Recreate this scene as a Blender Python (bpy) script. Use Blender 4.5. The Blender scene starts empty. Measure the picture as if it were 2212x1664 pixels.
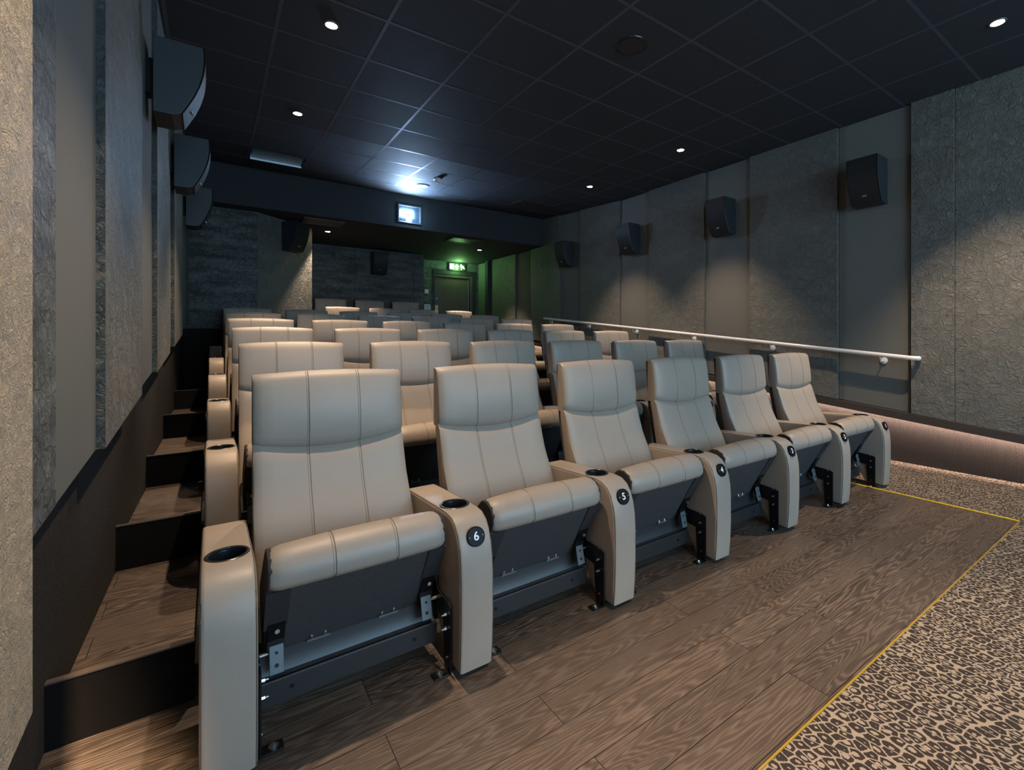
import bpy, bmesh, math, random
from mathutils import Vector, Matrix
random.seed(7)
PI = math.pi
COL = bpy.context.scene.collection
CAMZ = 1.174

# ------------------------------------------------------------------ materials
def new_mat(name, color=(.5, .5, .5), rough=.6, metal=0., spec=.5):
    m = bpy.data.materials.new(name); m.use_nodes = True
    b = m.node_tree.nodes['Principled BSDF']
    b.inputs['Base Color'].default_value = (*color, 1)
    b.inputs['Roughness'].default_value = rough
    b.inputs['Metallic'].default_value = metal
    b.inputs['Specular IOR Level'].default_value = spec
    return m, m.node_tree, b

def N(t, typ, **kw):
    n = t.nodes.new(typ)
    for k, v in kw.items():
        if k in ('operation', 'data_type', 'blend_type', 'feature', 'noise_dimensions', 'voronoi_dimensions', 'wave_type', 'bands_direction', 'offset', 'offset_frequency'):
            setattr(n, k, v)
        else:
            n.inputs[k].default_value = v
    return n

def math_(t, op, a, b=None, clamp=False):
    n = t.nodes.new('ShaderNodeMath'); n.operation = op; n.use_clamp = clamp
    for i, v in enumerate((a, b)):
        if v is None: continue
        if isinstance(v, (int, float)): n.inputs[i].default_value = v
        else: t.links.new(v, n.inputs[i])
    return n.outputs[0]

def mixc(t, f, a, b):
    n = t.nodes.new('ShaderNodeMix'); n.data_type = 'RGBA'
    for i, v in ((0, f), (6, a), (7, b)):
        if isinstance(v, tuple): n.inputs[i].default_value = (*v, 1)
        elif isinstance(v, (int, float)): n.inputs[i].default_value = v
        else: t.links.new(v, n.inputs[i])
    return n.outputs[2]

def coords(t, scale=(1, 1, 1), rot=(0, 0, 0), world=True):
    if world:
        g = t.nodes.new('ShaderNodeNewGeometry').outputs['Position']
    else:
        g = t.nodes.new('ShaderNodeTexCoord').outputs['Object']
    m = t.nodes.new('ShaderNodeMapping')
    m.inputs['Scale'].default_value = scale; m.inputs['Rotation'].default_value = rot
    t.links.new(g, m.inputs['Vector'])
    return m.outputs[0]

def noise(t, vec, scale, detail=3, rough=.5, dist=0.):
    n = N(t, 'ShaderNodeTexNoise', Scale=scale, Detail=detail, Roughness=rough, Distortion=dist)
    t.links.new(vec, n.inputs['Vector']); return n.outputs['Fac']

def bump(t, b, height, strength, distance):
    n = t.nodes.new('ShaderNodeBump')
    n.inputs['Strength'].default_value = strength; n.inputs['Distance'].default_value = distance
    t.links.new(height, n.inputs['Height']); t.links.new(n.outputs[0], b.inputs['Normal'])

def leather_mat():
    m, t, b = new_mat('taupe_leather', (.29, .245, .208), .46, 0, .45)
    v = coords(t, world=False)
    vo = N(t, 'ShaderNodeTexVoronoi', Scale=420.); t.links.new(v, vo.inputs['Vector'])
    h = math_(t, 'ADD', math_(t, 'MULTIPLY', vo.outputs['Distance'], .7), noise(t, v, 9, 2))
    bump(t, b, h, .22, .0012)
    c = mixc(t, noise(t, v, 5, 3), (.272, .229, .194), (.308, .262, .224)); t.links.new(c, b.inputs['Base Color'])
    return m

def fabric_mat(name, col, rough=.85, sc=700, st=.25, spec=.3):
    m, t, b = new_mat(name, col, rough, 0, spec)
    v = coords(t, world=False)
    h = noise(t, v, sc, 2); bump(t, b, h, st, .001)
    c2 = tuple(min(1, x * 1.5) for x in col)
    t.links.new(mixc(t, noise(t, v, 60, 4), col, c2), b.inputs['Base Color'])
    return m

def carpet_black():
    m, t, b = new_mat('black_cord_carpet', (.02, .017, .016), .95, 0, .15)
    v = coords(t, (1, 1, 1))
    n1 = noise(t, v, 170, 3, .7); n2 = noise(t, coords(t, (30, 30, 1.2)), 6, 2)
    c = mixc(t, math_(t, 'POWER', math_(t, 'MULTIPLY', math_(t, 'ADD', math_(t, 'MULTIPLY', n1, 1.7), math_(t, 'MULTIPLY', n2, .3)), .58), 2.4), (.003, .003, .003), (.075, .066, .062))
    t.links.new(c, b.inputs['Base Color']); bump(t, b, n1, .8, .004)
    return m

def wall_texture(name, col, strength=.5, scale=1., var=.35):
    m, t, b = new_mat(name, col, .5, 0, .45)
    v = coords(t)
    d = t.nodes.new('ShaderNodeTexNoise'); d.inputs['Scale'].default_value = 7 * scale; d.inputs['Detail'].default_value = 3
    t.links.new(v, d.inputs['Vector'])
    va = t.nodes.new('ShaderNodeVectorMath'); va.operation = 'MULTIPLY_ADD'
    t.links.new(d.outputs['Color'], va.inputs[0]); va.inputs[1].default_value = (.16, .16, .16); t.links.new(v, va.inputs[2])
    vo = N(t, 'ShaderNodeTexVoronoi', feature='DISTANCE_TO_EDGE', Scale=15. * scale); t.links.new(va.outputs[0], vo.inputs['Vector'])
    vc = N(t, 'ShaderNodeTexVoronoi', Scale=15. * scale); t.links.new(va.outputs[0], vc.inputs['Vector'])
    w = noise(t, va.outputs[0], 38 * scale, 5, .65, 2.2)
    big = noise(t, v, 2.3 * scale, 2)
    e = math_(t, 'MINIMUM', math_(t, 'MULTIPLY', vo.outputs['Distance'], 4), .35)
    h = math_(t, 'ADD', math_(t, 'MULTIPLY', e, .9), math_(t, 'MULTIPLY', w, 1.2))
    h = math_(t, 'ADD', h, math_(t, 'MULTIPLY', vc.outputs['Distance'], .9))
    h = math_(t, 'MULTIPLY', h, math_(t, 'ADD', .35, big))
    bump(t, b, h, strength, .016)
    k = math_(t, 'ADD', math_(t, 'MULTIPLY', e, 1.3), math_(t, 'MULTIPLY', math_(t, 'SUBTRACT', w, .5), 1.1), False)
    blot = noise(t, coords(t, (1.5, 1.5, 7)), 1.6, 3)
    k = math_(t, 'ADD', k, math_(t, 'MULTIPLY', math_(t, 'SUBTRACT', blot, .45), var * 2.2), True)
    t.links.new(mixc(t, k, tuple(x * (1 - .55 * var) for x in col), tuple(x * (1.12 + .3 * var) for x in col)), b.inputs['Base Color'])
    return m

def wall_smooth(name, col):
    m, t, b = new_mat(name, col, .8, 0, .25)
    v = coords(t); n = noise(t, v, 500, 2); bump(t, b, n, .25, .001)
    t.links.new(mixc(t, noise(t, v, 120, 4), col, tuple(x * 1.15 for x in col)), b.inputs['Base Color'])
    return m

def wood_mat(name='dark_oak_plank', c1=(.016, .012, .011), c2=(.30, .225, .18), rough=.34):
    m, t, b = new_mat(name, c1, rough, 0, .5)
    g = t.nodes.new('ShaderNodeNewGeometry').outputs['Position']
    mp = t.nodes.new('ShaderNodeMapping'); t.links.new(g, mp.inputs['Vector']); mp.inputs['Location'].default_value = (.35, -.731 + .142 * 40 - .012, 0)
    br = t.nodes.new('ShaderNodeTexBrick'); br.offset = .37; br.offset_frequency = 2
    for k, v in (('Scale', 1.), ('Mortar Size', .0012), ('Mortar Smooth', .1), ('Bias', 0.), ('Brick Width', 1.21), ('Row Height', .142)):
        br.inputs[k].default_value = v
    br.inputs['Color1'].default_value = (0, 0, 0, 1); br.inputs['Color2'].default_value = (1, 1, 1, 1); br.inputs['Mortar'].default_value = (.5, .5, .5, 1)
    t.links.new(mp.outputs[0], br.inputs['Vector'])
    sx = t.nodes.new('ShaderNodeSeparateXYZ'); t.links.new(g, sx.inputs[0])
    cx = t.nodes.new('ShaderNodeCombineXYZ')
    rnd = br.outputs['Color']
    t.links.new(math_(t, 'MULTIPLY', sx.outputs['X'], .8), cx.inputs['X'])
    t.links.new(math_(t, 'MULTIPLY', sx.outputs['Y'], 7.5), cx.inputs['Y'])
    t.links.new(math_(t, 'ADD', math_(t, 'MULTIPLY', rnd, 9.), math_(t, 'MULTIPLY', sx.outputs['Z'], 7)), cx.inputs['Z'])
    n = noise(t, cx.outputs[0], 1.0, 3, .45)
    fine = t.nodes.new('ShaderNodeCombineXYZ')
    t.links.new(math_(t, 'MULTIPLY', sx.outputs['X'], 9.), fine.inputs['X'])
    t.links.new(math_(t, 'MULTIPLY', sx.outputs['Y'], 260.), fine.inputs['Y'])
    f = noise(t, fine.outputs[0], 1.0, 4, .6)
    ring = math_(t, 'SINE', math_(t, 'ADD', math_(t, 'MULTIPLY', n, 210.), math_(t, 'MULTIPLY', f, 3.2)))
    ring = math_(t, 'ADD', math_(t, 'MULTIPLY', ring, .5), .5)
    k = math_(t, 'ADD', math_(t, 'MULTIPLY', math_(t, 'POWER', ring, 1.3), .38), math_(t, 'MULTIPLY', f, .72))
    big = noise(t, cx.outputs[0], .6, 2)
    k = math_(t, 'ADD', k, math_(t, 'MULTIPLY', math_(t, 'SUBTRACT', big, .5), .5))
    k = math_(t, 'POWER', math_(t, 'SUBTRACT', k, .13, True), 1.9)
    c = mixc(t, k, c1, c2)
    c = mixc(t, math_(t, 'MULTIPLY', rnd, .6), c, tuple(x * .3 for x in c2))
    c = mixc(t, br.outputs['Fac'], c, tuple(x * .4 for x in c1))
    t.links.new(c, b.inputs['Base Color'])
    bump(t, b, math_(t, 'SUBTRACT', k, math_(t, 'MULTIPLY', br.outputs['Fac'], 1.)), .18, .002)
    rr = math_(t, 'ADD', .36, math_(t, 'MULTIPLY', f, .14)); t.links.new(rr, b.inputs['Roughness'])
    return m

def leopard_mat():
    m, t, b = new_mat('leopard_carpet', (.3, .24, .18), .95, 0, .12)
    g = t.nodes.new('ShaderNodeNewGeometry').outputs['Position']
    def vmap(scale, rot=0):
        mp = t.nodes.new('ShaderNodeMapping'); mp.inputs['Scale'].default_value = scale; mp.inputs['Rotation'].default_value = (0, 0, rot)
        t.links.new(g, mp.inputs['Vector']); return mp.outputs[0]
    base = vmap((1, 1, 0))
    d = t.nodes.new('ShaderNodeTexNoise'); d.inputs['Scale'].default_value = 14; d.inputs['Detail'].default_value = 1; t.links.new(base, d.inputs['Vector'])
    d2 = t.nodes.new('ShaderNodeTexNoise'); d2.inputs['Scale'].default_value = 330; d2.inputs['Detail'].default_value = 2; t.links.new(base, d2.inputs['Vector'])
    a = t.nodes.new('ShaderNodeVectorMath'); a.operation = 'MULTIPLY_ADD'; t.links.new(d.outputs['Color'], a.inputs[0]); a.inputs[1].default_value = (.022, .022, 0); t.links.new(base, a.inputs[2])
    a2 = t.nodes.new('ShaderNodeVectorMath'); a2.operation = 'MULTIPLY_ADD'; t.links.new(d2.outputs['Color'], a2.inputs[0]); a2.inputs[1].default_value = (.006, .006, 0); t.links.new(a.outputs[0], a2.inputs[2])
    mp = t.nodes.new('ShaderNodeMapping'); mp.inputs['Scale'].default_value = (35, 25, 0); mp.inputs['Rotation'].default_value = (0, 0, .25)
    t.links.new(a2.outputs[0], mp.inputs['Vector'])
    ve = N(t, 'ShaderNodeTexVoronoi', feature='DISTANCE_TO_EDGE', voronoi_dimensions='2D', Scale=1., Randomness=.72); t.links.new(mp.outputs[0], ve.inputs['Vector'])
    vf = N(t, 'ShaderNodeTexVoronoi', voronoi_dimensions='2D', Scale=1., Randomness=.72); t.links.new(mp.outputs[0], vf.inputs['Vector'])
    sc = t.nodes.new('ShaderNodeSeparateColor'); t.links.new(vf.outputs['Color'], sc.inputs[0])
    lump = math_(t, 'MULTIPLY', math_(t, 'SUBTRACT', noise(t, base, 55, 2), .5), .30)
    dd = math_(t, 'ADD', vf.outputs['Distance'], lump)
    s1 = math_(t, 'GREATER_THAN', math_(t, 'ADD', ve.outputs['Distance'], math_(t, 'MULTIPLY', lump, .3)), .07)
    s0 = math_(t, 'LESS_THAN', dd, math_(t, 'ADD', .56, math_(t, 'MULTIPLY', sc.outputs[0], .12)))
    s2 = math_(t, 'GREATER_THAN', dd, math_(t, 'ADD', .04, math_(t, 'MULTIPLY', sc.outputs[1], .26)))
    dark = math_(t, 'MULTIPLY', math_(t, 'MULTIPLY', s1, s0), s2)
    pile = noise(t, base, 700, 2)
    tan = mixc(t, pile, (.22, .18, .14), (.36, .30, .24)); drk = mixc(t, pile, (.018, .014, .014), (.05, .04, .038))
    t.links.new(mixc(t, dark, tan, drk), b.inputs['Base Color'])
    bump(t, b, pile, .7, .003)
    return m

def emit_mat(name, col, s, back=None):
    m = bpy.data.materials.new(name); m.use_nodes = True; t = m.node_tree
    t.nodes.clear(); e = t.nodes.new('ShaderNodeEmission'); o = t.nodes.new('ShaderNodeOutputMaterial')
    e.inputs[0].default_value = (*col, 1); e.inputs[1].default_value = s; t.links.new(e.outputs[0], o.inputs[0])
    return m

def tile_mat():
    m, t, b = new_mat('dark_mineral_ceiling_tile', (.026, .029, .034), .72, 0, .3)
    v = coords(t); n = noise(t, v, 260, 3); n2 = noise(t, coords(t, (1, 4, 1)), 9, 3)
    t.links.new(mixc(t, math_(t, 'MULTIPLY', math_(t, 'ADD', n, n2), .5), (.018, .021, .026), (.042, .048, .058)), b.inputs['Base Color'])
    bump(t, b, n, .35, .002)
    return m

def powder(name, col, rough=.38):
    m, t, b = new_mat(name, col, rough, .3, .5)
    v = coords(t, world=False); bump(t, b, noise(t, v, 900, 2), .4, .0006)
    return m

M = {}
M['leather'] = leather_mat()
M['stitch'] = new_mat('dark_stitch', (.10, .08, .065), .8)[0]
M['velour'] = fabric_mat('black_velour', (.022, .02, .021))
M['board'] = fabric_mat('black_underside_cloth', (.035, .034, .036), .8, 300)
M['powder'] = powder('black_powder_coat', (.030, .031, .034), .34)
M['steel_plate'] = powder('grey_steel_plate', (.12, .14, .155), .35)
M['black_metal'] = new_mat('black_metal', (.015, .015, .017), .35, .6)[0]
M['bolt'] = new_mat('zinc_bolt', (.62, .6, .55), .28, 1.)[0]
M['washer'] = new_mat('washer', (.45, .44, .42), .35, 1.)[0]
M['cup'] = new_mat('black_cup_plastic', (.012, .013, .016), .25, 0, .6)[0]
M['plate'] = new_mat('gloss_black_plate', (.006, .006, .007), .45, 0, .12)[0]
M['white_ink'] = new_mat('white_numeral', (.82, .84, .9), .5)[0]
M['carpet'] = carpet_black()
M['riser'] = fabric_mat('black_riser_carpet', (.008, .0072, .007), .95, 400, .5, 0)
M['tex'] = wall_texture('crushed_wall_fabric', (.122, .122, .112), 1.0, .8)
M['texd'] = wall_texture('crushed_wall_fabric_fine', (.105, .115, .115), 1., .9, 1.)
M['texn'] = wall_texture('crushed_wall_fabric_close', (.16, .15, .13), .45, 2.2)
M['teal'] = wall_texture('teal_panel_return', (.045, .055, .055), .8)
M['smooth'] = wall_smooth('smooth_wall_fabric', (.112, .113, .105))
M['wood'] = wood_mat()
M['leopard'] = leopard_mat()
M['tile'] = tile_mat()
M['tee'] = new_mat('grey_ceiling_tee', (.065, .074, .1), .42, .2)[0]
M['plaster'] = wall_smooth('black_painted_plaster', (.028, .03, .034))
M['dark'] = new_mat('dark_paint', (.02, .018, .018), .6)[0]
M['trimwood'] = new_mat('dark_brown_trim', (.05, .04, .037), .5)[0]
M['yellow'] = new_mat('yellow_edge_strip', (.75, .5, .03), .35, 0, .5)[0]
M['brass'] = new_mat('worn_gold_edge', (.38, .24, .03), .4, .2, .5)[0]
M['white_paint'] = new_mat('white_painted_steel', (.72, .70, .71), .25, 0, .5)[0]
M['spk_box'] = powder('black_speaker_cabinet', (.026, .031, .037), .5)
M['grille'] = powder('black_speaker_grille', (.012, .012, .013), .62)
M['logo'] = new_mat('silver_badge', (.5, .48, .45), .35, .6)[0]
M['bezel'] = new_mat('downlight_bezel', (.10, .08, .07), .4)[0]
M['lamp'] = emit_mat('lamp_glow', (1., .72, .42), 60)
M['led'] = emit_mat('led_glow', (1., .70, .56), 165)
M['projector'] = emit_mat('projector_glow', (.62, .8, 1.), 120)
M['exit_glow'] = emit_mat('exit_sign_glow', (.45, 1., .42), 9)
M['white_plastic'] = new_mat('white_plastic', (.75, .76, .8), .4)[0]
M['paper'] = new_mat('notice_paper', (.6, .61, .68), .7)[0]
M['ink'] = new_mat('grey_ink', (.18, .19, .22), .7)[0]
M['blue'] = new_mat('blue_sign', (.02, .10, .42), .4)[0]
M['yelsign'] = new_mat('pale_yellow_sign', (.55, .56, .28), .5)[0]
M['aluminium'] = new_mat('aluminium_edge', (.5, .54, .6), .3, .9)[0]
M['glass'] = new_mat('port_glass', (.06, .1, .15), .08, 0, .6)[0]
M['screen'] = emit_mat('projected_light', (.56, .80, 1.), .5)

def door_wood():
    m, t, b = new_mat('door_veneer', (.05, .035, .026), .4)
    v = coords(t, (30, 30, 1.3)); n = noise(t, v, 2.0, 5, .6, .4)
    t.links.new(mixc(t, n, (.03, .022, .018), (.16, .11, .08)), b.inputs['Base Color']); return m
M['door'] = door_wood()

# ------------------------------------------------------------------ mesh helpers
def obj(name, bm, mats, parent=None, smooth=False, bev=None, angle=40):
    if not isinstance(mats, (list, tuple)): mats = [mats]
    bmesh.ops.recalc_face_normals(bm, faces=bm.faces)
    if bev:
        es = [e for e in bm.edges if len(e.link_faces) == 2 and e.calc_face_angle(0) > math.radians(35)]
        bmesh.ops.bevel(bm, geom=es, offset=bev[0], segments=bev[1], affect='EDGES', profile=.6)
    me = bpy.data.meshes.new(name); bm.to_mesh(me); bm.free()
    for m in mats: me.materials.append(m)
    if smooth:
        for p in me.polygons: p.use_smooth = True
        try: me.set_sharp_from_angle(angle=math.radians(angle))
        except Exception: pass
    o = bpy.data.objects.new(name, me); COL.objects.link(o)
    if parent is not None: o.parent = parent
    return o

def box(bm, x0, x1, y0, y1, z0, z1, mi=0, M4=None):
    c = [(x, y, z) for x in (x0, x1) for y in (y0, y1) for z in (z0, z1)]
    v = [bm.verts.new(Vector(p) if M4 is None else M4 @ Vector(p)) for p in c]
    for f in ((0, 1, 3, 2), (4, 6, 7, 5), (0, 4, 5, 1), (2, 3, 7, 6), (0, 2, 6, 4), (1, 5, 7, 3)):
        bm.faces.new([v[i] for i in f]).material_index = mi

def prism(bm, poly, axis, a, b, mi=0):
    """extrude a 2D polygon along axis; poly is in the two other axes"""
    def P(p, h):
        if axis == 'x': return (h, p[0], p[1])
        if axis == 'y': return (p[0], h, p[1])
        return (p[0], p[1], h)
    A = [bm.verts.new(P(p, a)) for p in poly]; B = [bm.verts.new(P(p, b)) for p in poly]
    bm.faces.new(A).material_index = mi; bm.faces.new(B[::-1]).material_index = mi
    n = len(poly)
    for i in range(n):
        bm.faces.new((A[i], B[i], B[(i + 1) % n], A[(i + 1) % n])).material_index = mi

def cyl(bm, c, r, h, axis='z', n=24, mi=0, r2=None, mat4=None):
    """cylinder centred at c"""
    rot = {'z': Matrix(), 'x': Matrix.Rotation(PI / 2, 4, 'Y'), 'y': Matrix.Rotation(-PI / 2, 4, 'X')}[axis]
    T = Matrix.Translation(c) @ (mat4 if mat4 is not None else rot)
    g = bmesh.ops.create_cone(bm, cap_ends=True, segments=n, radius1=r, radius2=r if r2 is None else r2, depth=h, matrix=T)
    for v in g['verts']:
        for f in v.link_faces: f.material_index = mi

def tube(bm, pts, r, n=10, mi=0, caps=True):
    pts = [Vector(p) for p in pts]; rings = []
    for i, p in enumerate(pts):
        d = (pts[min(i + 1, len(pts) - 1)] - pts[max(i - 1, 0)]).normalized()
        up = Vector((0, 0, 1)) if abs(d.z) < .95 else Vector((0, 1, 0))
        a = d.cross(up).normalized(); b = a.cross(d)
        rings.append([bm.verts.new(p + r * (math.cos(2 * PI * k / n) * a + math.sin(2 * PI * k / n) * b)) for k in range(n)])
    for i in range(len(rings) - 1):
        for k in range(n):
            bm.faces.new((rings[i][k], rings[i][(k + 1) % n], rings[i + 1][(k + 1) % n], rings[i + 1][k])).material_index = mi
    if caps:
        bm.faces.new(rings[0]).material_index = mi; bm.faces.new(rings[-1][::-1]).material_index = mi

def lathe(bm, c, prof, n=32, mi=0, M4=None):
    rings = []
    for r, z in prof:
        ring = []
        for k in range(n):
            p = Vector((r * math.cos(2 * PI * k / n), r * math.sin(2 * PI * k / n), z))
            if M4 is not None: p = M4 @ p
            ring.append(bm.verts.new(Vector(c) + p))
        rings.append(ring)
    for i in range(len(rings) - 1):
        for k in range(n):
            bm.faces.new((rings[i][k], rings[i][(k + 1) % n], rings[i + 1][(k + 1) % n], rings[i + 1][k])).material_index = mi

def text_mesh(body, size, bold=0.0):
    cu = bpy.data.curves.new('txt', 'FONT'); cu.body = body; cu.size = size; cu.align_x = 'CENTER'; cu.align_y = 'CENTER'
    cu.extrude = .0006; cu.offset = bold
    to = bpy.data.objects.new('txt', cu); COL.objects.link(to)
    bpy.context.view_layer.update()
    me = bpy.data.meshes.new_from_object(to)
    bpy.data.objects.remove(to); bpy.data.curves.remove(cu)
    return me

def thing(name, label, cat, loc=(0, 0, 0), group=None, rotz=0):
    o = bpy.data.objects.new(name, None); COL.objects.link(o); o.location = loc; o.rotation_euler = (0, 0, rotz)
    o.empty_display_size = .05
    o['label'] = label; o['category'] = cat; o['kind'] = 'thing'
    if group: o['group'] = group
    return o

def tag(o, label, cat, group=None, kind='thing'):
    o['label'] = label; o['category'] = cat; o['kind'] = kind
    if group: o['group'] = group
    return o

def struct(name, bm, mats, **kw):
    o = obj(name, bm, mats, **kw)
    if o.parent is None: o['kind'] = 'structure'
    return o

def bm_new(): return bmesh.new()

# ------------------------------------------------------------------ geometry parameters
P = .703                     # seat pitch along a row
RY = 1.115                   # row pitch
RZ = .105                    # rise per row
SEAT0 = .388
XR = 5.17                    # face of right wall panels
def XL(Y): return -.381 + .0139 * (Y - 1.96)
CEIL = 3.32
def ceil_z(Y): return CEIL if Y <= 5.5 else CEIL + .0625 * (Y - 5.5)
YF = 7.686                   # projector bulkhead face
SOF = 2.934

# ------------------------------------------------------------------ floor, steps, ramp
YW = .731; XW = 4.13
bm = bm_new(); box(bm, -.45, XW, YW, 1.975, -.06, 0); struct('floor', bm, M['wood'])
bm = bm_new()
box(bm, -.45, 5.3, -3.6, YW, -.06, -.002); box(bm, XW, 5.3, YW, 1.975, -.06, -.002)
struct('floor', bm, M['leopard'])
bm = bm_new(); prism(bm, [(1.975, -.06), (1.975, 0), (9.9, .80), (10.8, .80), (10.8, -.06)], 'x', 4.19, 5.3)
struct('floor', bm, M['leopard'])
# yellow edge strips
bm = bm_new(); box(bm, -.45, XW + .012, YW - .003, YW + .002, -.002, .002); struct('trim_1', bm, M['brass'])
bm = bm_new(); box(bm, XW - .004, XW + .014, YW + .004, 1.975, -.002, .006); struct('trim_2', bm, M['yellow'])
TZ = [0, .067, .178, .308, .419, .525, .63, .78]
TT = [.188, .276, .382, .507, .613, .71, .80]
plat_z = [0, .105, .21, .315, .42, .525, .65, .86]
for k in range(1, 8):
    y0 = 1.96 + RY * (k - 1); y1 = y0 + RY if k < 7 else 10.7
    if k <= 5:
        bm = bm_new(); box(bm, -.46, -.045, y0 + .02, y1 + .02, TZ[k] - .12, TZ[k]); struct('floor', bm, M['wood'])
        bm = bm_new(); prism(bm, [(y0, TZ[k - 1] - .05), (y0, TT[k - 1]), (y0 + .018, TT[k - 1]), (y0 + .018, TZ[k] - .02)], 'x', -.46, -.045)
        struct('baseboard_step_%d' % k, bm, M['riser'])
        bm = bm_new(); box(bm, -.46, -.045, y0 - .003, y0 + .021, TT[k - 1], TT[k - 1] + .005); struct('trim_%d' % (2 + k), bm, M['trimwood'])
    x0 = -.045 if k <= 5 else 1.36
    bm = bm_new(); box(bm, x0, 4.20, y0 + .015, y1 + .015, -.06, plat_z[k]); struct('floor', bm, M['carpet'])

# ------------------------------------------------------------------ ceiling
bm = bm_new()
gx = [.357 + .608 * i for i in range(-2, 10)]
gy = [3.33 + .5445 * j for j in range(-13, 8)]
Y0c, Y1c = -3.6, 7.25
prism(bm, [(Y0c, CEIL), (5.5, CEIL), (Y1c, ceil_z(Y1c)), (Y1c, 3.62), (Y0c, 3.62)], 'x', -.5, 5.35, 0)
def tee(x0, x1, y0, y1):
    segs = [(y0, y1)] if (y1 <= 5.5 or y0 >= 5.5) else [(y0, 5.5), (5.5, y1)]
    for a, b in segs:
        v = [bm.verts.new(p) for p in ((x0, a, ceil_z(a) - .0006), (x1, a, ceil_z(a) - .0006), (x1, b, ceil_z(b) - .0006), (x0, b, ceil_z(b) - .0006),
                                       (x0, a, ceil_z(a) + .004), (x1, a, ceil_z(a) + .004), (x1, b, ceil_z(b) + .004), (x0, b, ceil_z(b) + .004))]
        for f in ((0, 1, 2, 3), (4, 5, 6, 7), (0, 1, 5, 4), (2, 3, 7, 6), (0, 3, 7, 4), (1, 2, 6, 5)):
            bm.faces.new([v[i] for i in f]).material_index = 1
for x in gx:
    tee(x - .011, x + .011, Y0c, Y1c)
for y in gy:
    for x in range(len(gx) - 1):
        tee(gx[x] + .011, gx[x + 1] - .011, y - .011, y + .011)
struct('ceiling', bm, [M['tile'], M['tee']])
bm = bm_new(); prism(bm, [(Y1c, ceil_z(Y1c)), (YF, ceil_z(YF)), (YF, 3.62), (Y1c, 3.62)], 'x', -.5, 5.35); struct('ceiling', bm, M['plaster'])
bm = bm_new(); box(bm, -.5, 5.35, YF, 11., SOF, 3.62); struct('ceiling', bm, M['plaster'])

# ------------------------------------------------------------------ right wall
wr = bpy.data.objects.new('wall_right', None); COL.objects.link(wr); wr['kind'] = 'structure'
bm = bm_new(); box(bm, 5.235, 5.32, -3.6, 11, -.06, 3.6); obj('wall_base', bm, M['carpet'], wr)
def pbz(Y): return .31 + .101 * Y
def rpanel(y0, y1, x, mat, name):
    bm = bm_new()
    bm2 = [(y0, pbz(y0)), (y1, pbz(y1)), (y1, min(SOF, 99) if y0 >= YF else ceil_z(y1)), (y0, SOF if y0 >= YF else ceil_z(y0))]
    prism(bm, bm2, 'x', x, 5.24)
    obj(name, bm, mat, wr, bev=(.004, 2))
S_, T_ = 5.185, 5.15
edges = [(-3.6, .1, T_, 'tex'), (.1, 1.32, T_ + .006, 'tex'), (1.322, 1.641, T_ - .004, 'tex'), (1.655, 2.28, S_, 'smooth'), (2.282, 3.276, T_, 'tex'), (3.29, 3.928, S_, 'smooth'),
         (3.93, 4.91, T_, 'tex'), (4.921, 5.535, S_, 'smooth'), (5.537, 6.535, T_, 'tex'), (6.544, 7.15, S_, 'smooth'), (7.152, YF - .001, T_, 'tex'),
         (YF, 8.14, T_, 'tex'), (8.153, 8.736, S_, 'smooth'), (8.75, 9.85, T_, 'tex'), (10.0, 10.55, S_, 'smooth')]
for y0, y1, x, mt in edges:
    rpanel(y0, y1, x, M[mt], 'acoustic_panel')
bm = bm_new(); prism(bm, [(y, z) for y, z in ((-3.6, .247 - .346), (10.55, .247 + 1.013), (10.55, .247 + 1.083), (-3.6, .247 - .276))], 'x', 5.135, 5.15)
struct('trim_10', bm, M['trimwood'])
bm = bm_new(); box(bm, 5.08, 5.2, 9.86, 9.99, 1.2, SOF); obj('reveal', bm, M['plaster'], wr)
# LED strip below the trim
bm = bm_new(); prism(bm, [(-3.6, .30 - .346), (10.55, .30 + 1.013), (10.55, .247 + 1.083), (-3.6, .247 - .276)], 'x', 5.15, 5.24); struct('trim_11', bm, M['trimwood'])
bm = bm_new(); prism(bm, [(-1.2, .276 - .115), (8.6, .276 + .826), (8.6, .296 + .826), (-1.2, .296 - .115)], 'x', 5.151, 5.158)
tag(obj('led_strip', bm, M['led']), 'warm glowing light strip under the sloping right wall trim', 'light strip')

# ------------------------------------------------------------------ left wall
wl = bpy.data.objects.new('wall_left', None); COL.objects.link(wl); wl['kind'] = 'structure'
bm = bm_new()
v = []
prism(bm, [(XL(-3.6), -3.6), (XL(8.0), 8.0), (-.6, 8.0), (-.6, -3.6)], 'z', -.06, 3.6); obj('wall_base', bm, M['carpet'], wl)
def lpbz(Y): return .74 + .104 * (Y - 1.9)
def lpanel(y0, y1, off, mat, z0=None):
    bm = bm_new(); V = []
    for (y, o) in ((y0, off), (y1, off)):
        zb = lpbz(y) if z0 is None else z0 + .1 * (y - y1)
        V.append([(XL(y) + o, y, zb), (XL(y) + o, y, ceil_z(y)), (XL(y) - .01, y, ceil_z(y)), (XL(y) - .01, y, zb)])
    A = [bm.verts.new(p) for p in V[0]]; B = [bm.verts.new(p) for p in V[1]]
    bm.faces.new(A).material_index = 1; bm.faces.new(B[::-1])
    for i in range(4): bm.faces.new((A[i], B[i], B[(i + 1) % 4], A[(i + 1) % 4]))
    obj('acoustic_panel', bm, [mat, M['teal']], wl)
lpanel(-3.6, .97, .195, M['texn'], .655)
lpanel(.971, 1.81, .052, M['texd'])
lpanel(1.815, 2.31, .05, M['smooth'])
lpanel(2.312, 3.26, .075, M['tex'])
lpanel(3.262, 3.96, .05, M['smooth'])
lpanel(3.962, 4.9, .075, M['tex'])
lpanel(4.902, 5.30, .05, M['smooth'])
lpanel(5.302, 6.35, .075, M['tex'])
lpanel(6.352, 7.98, .05, M['smooth'])

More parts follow.
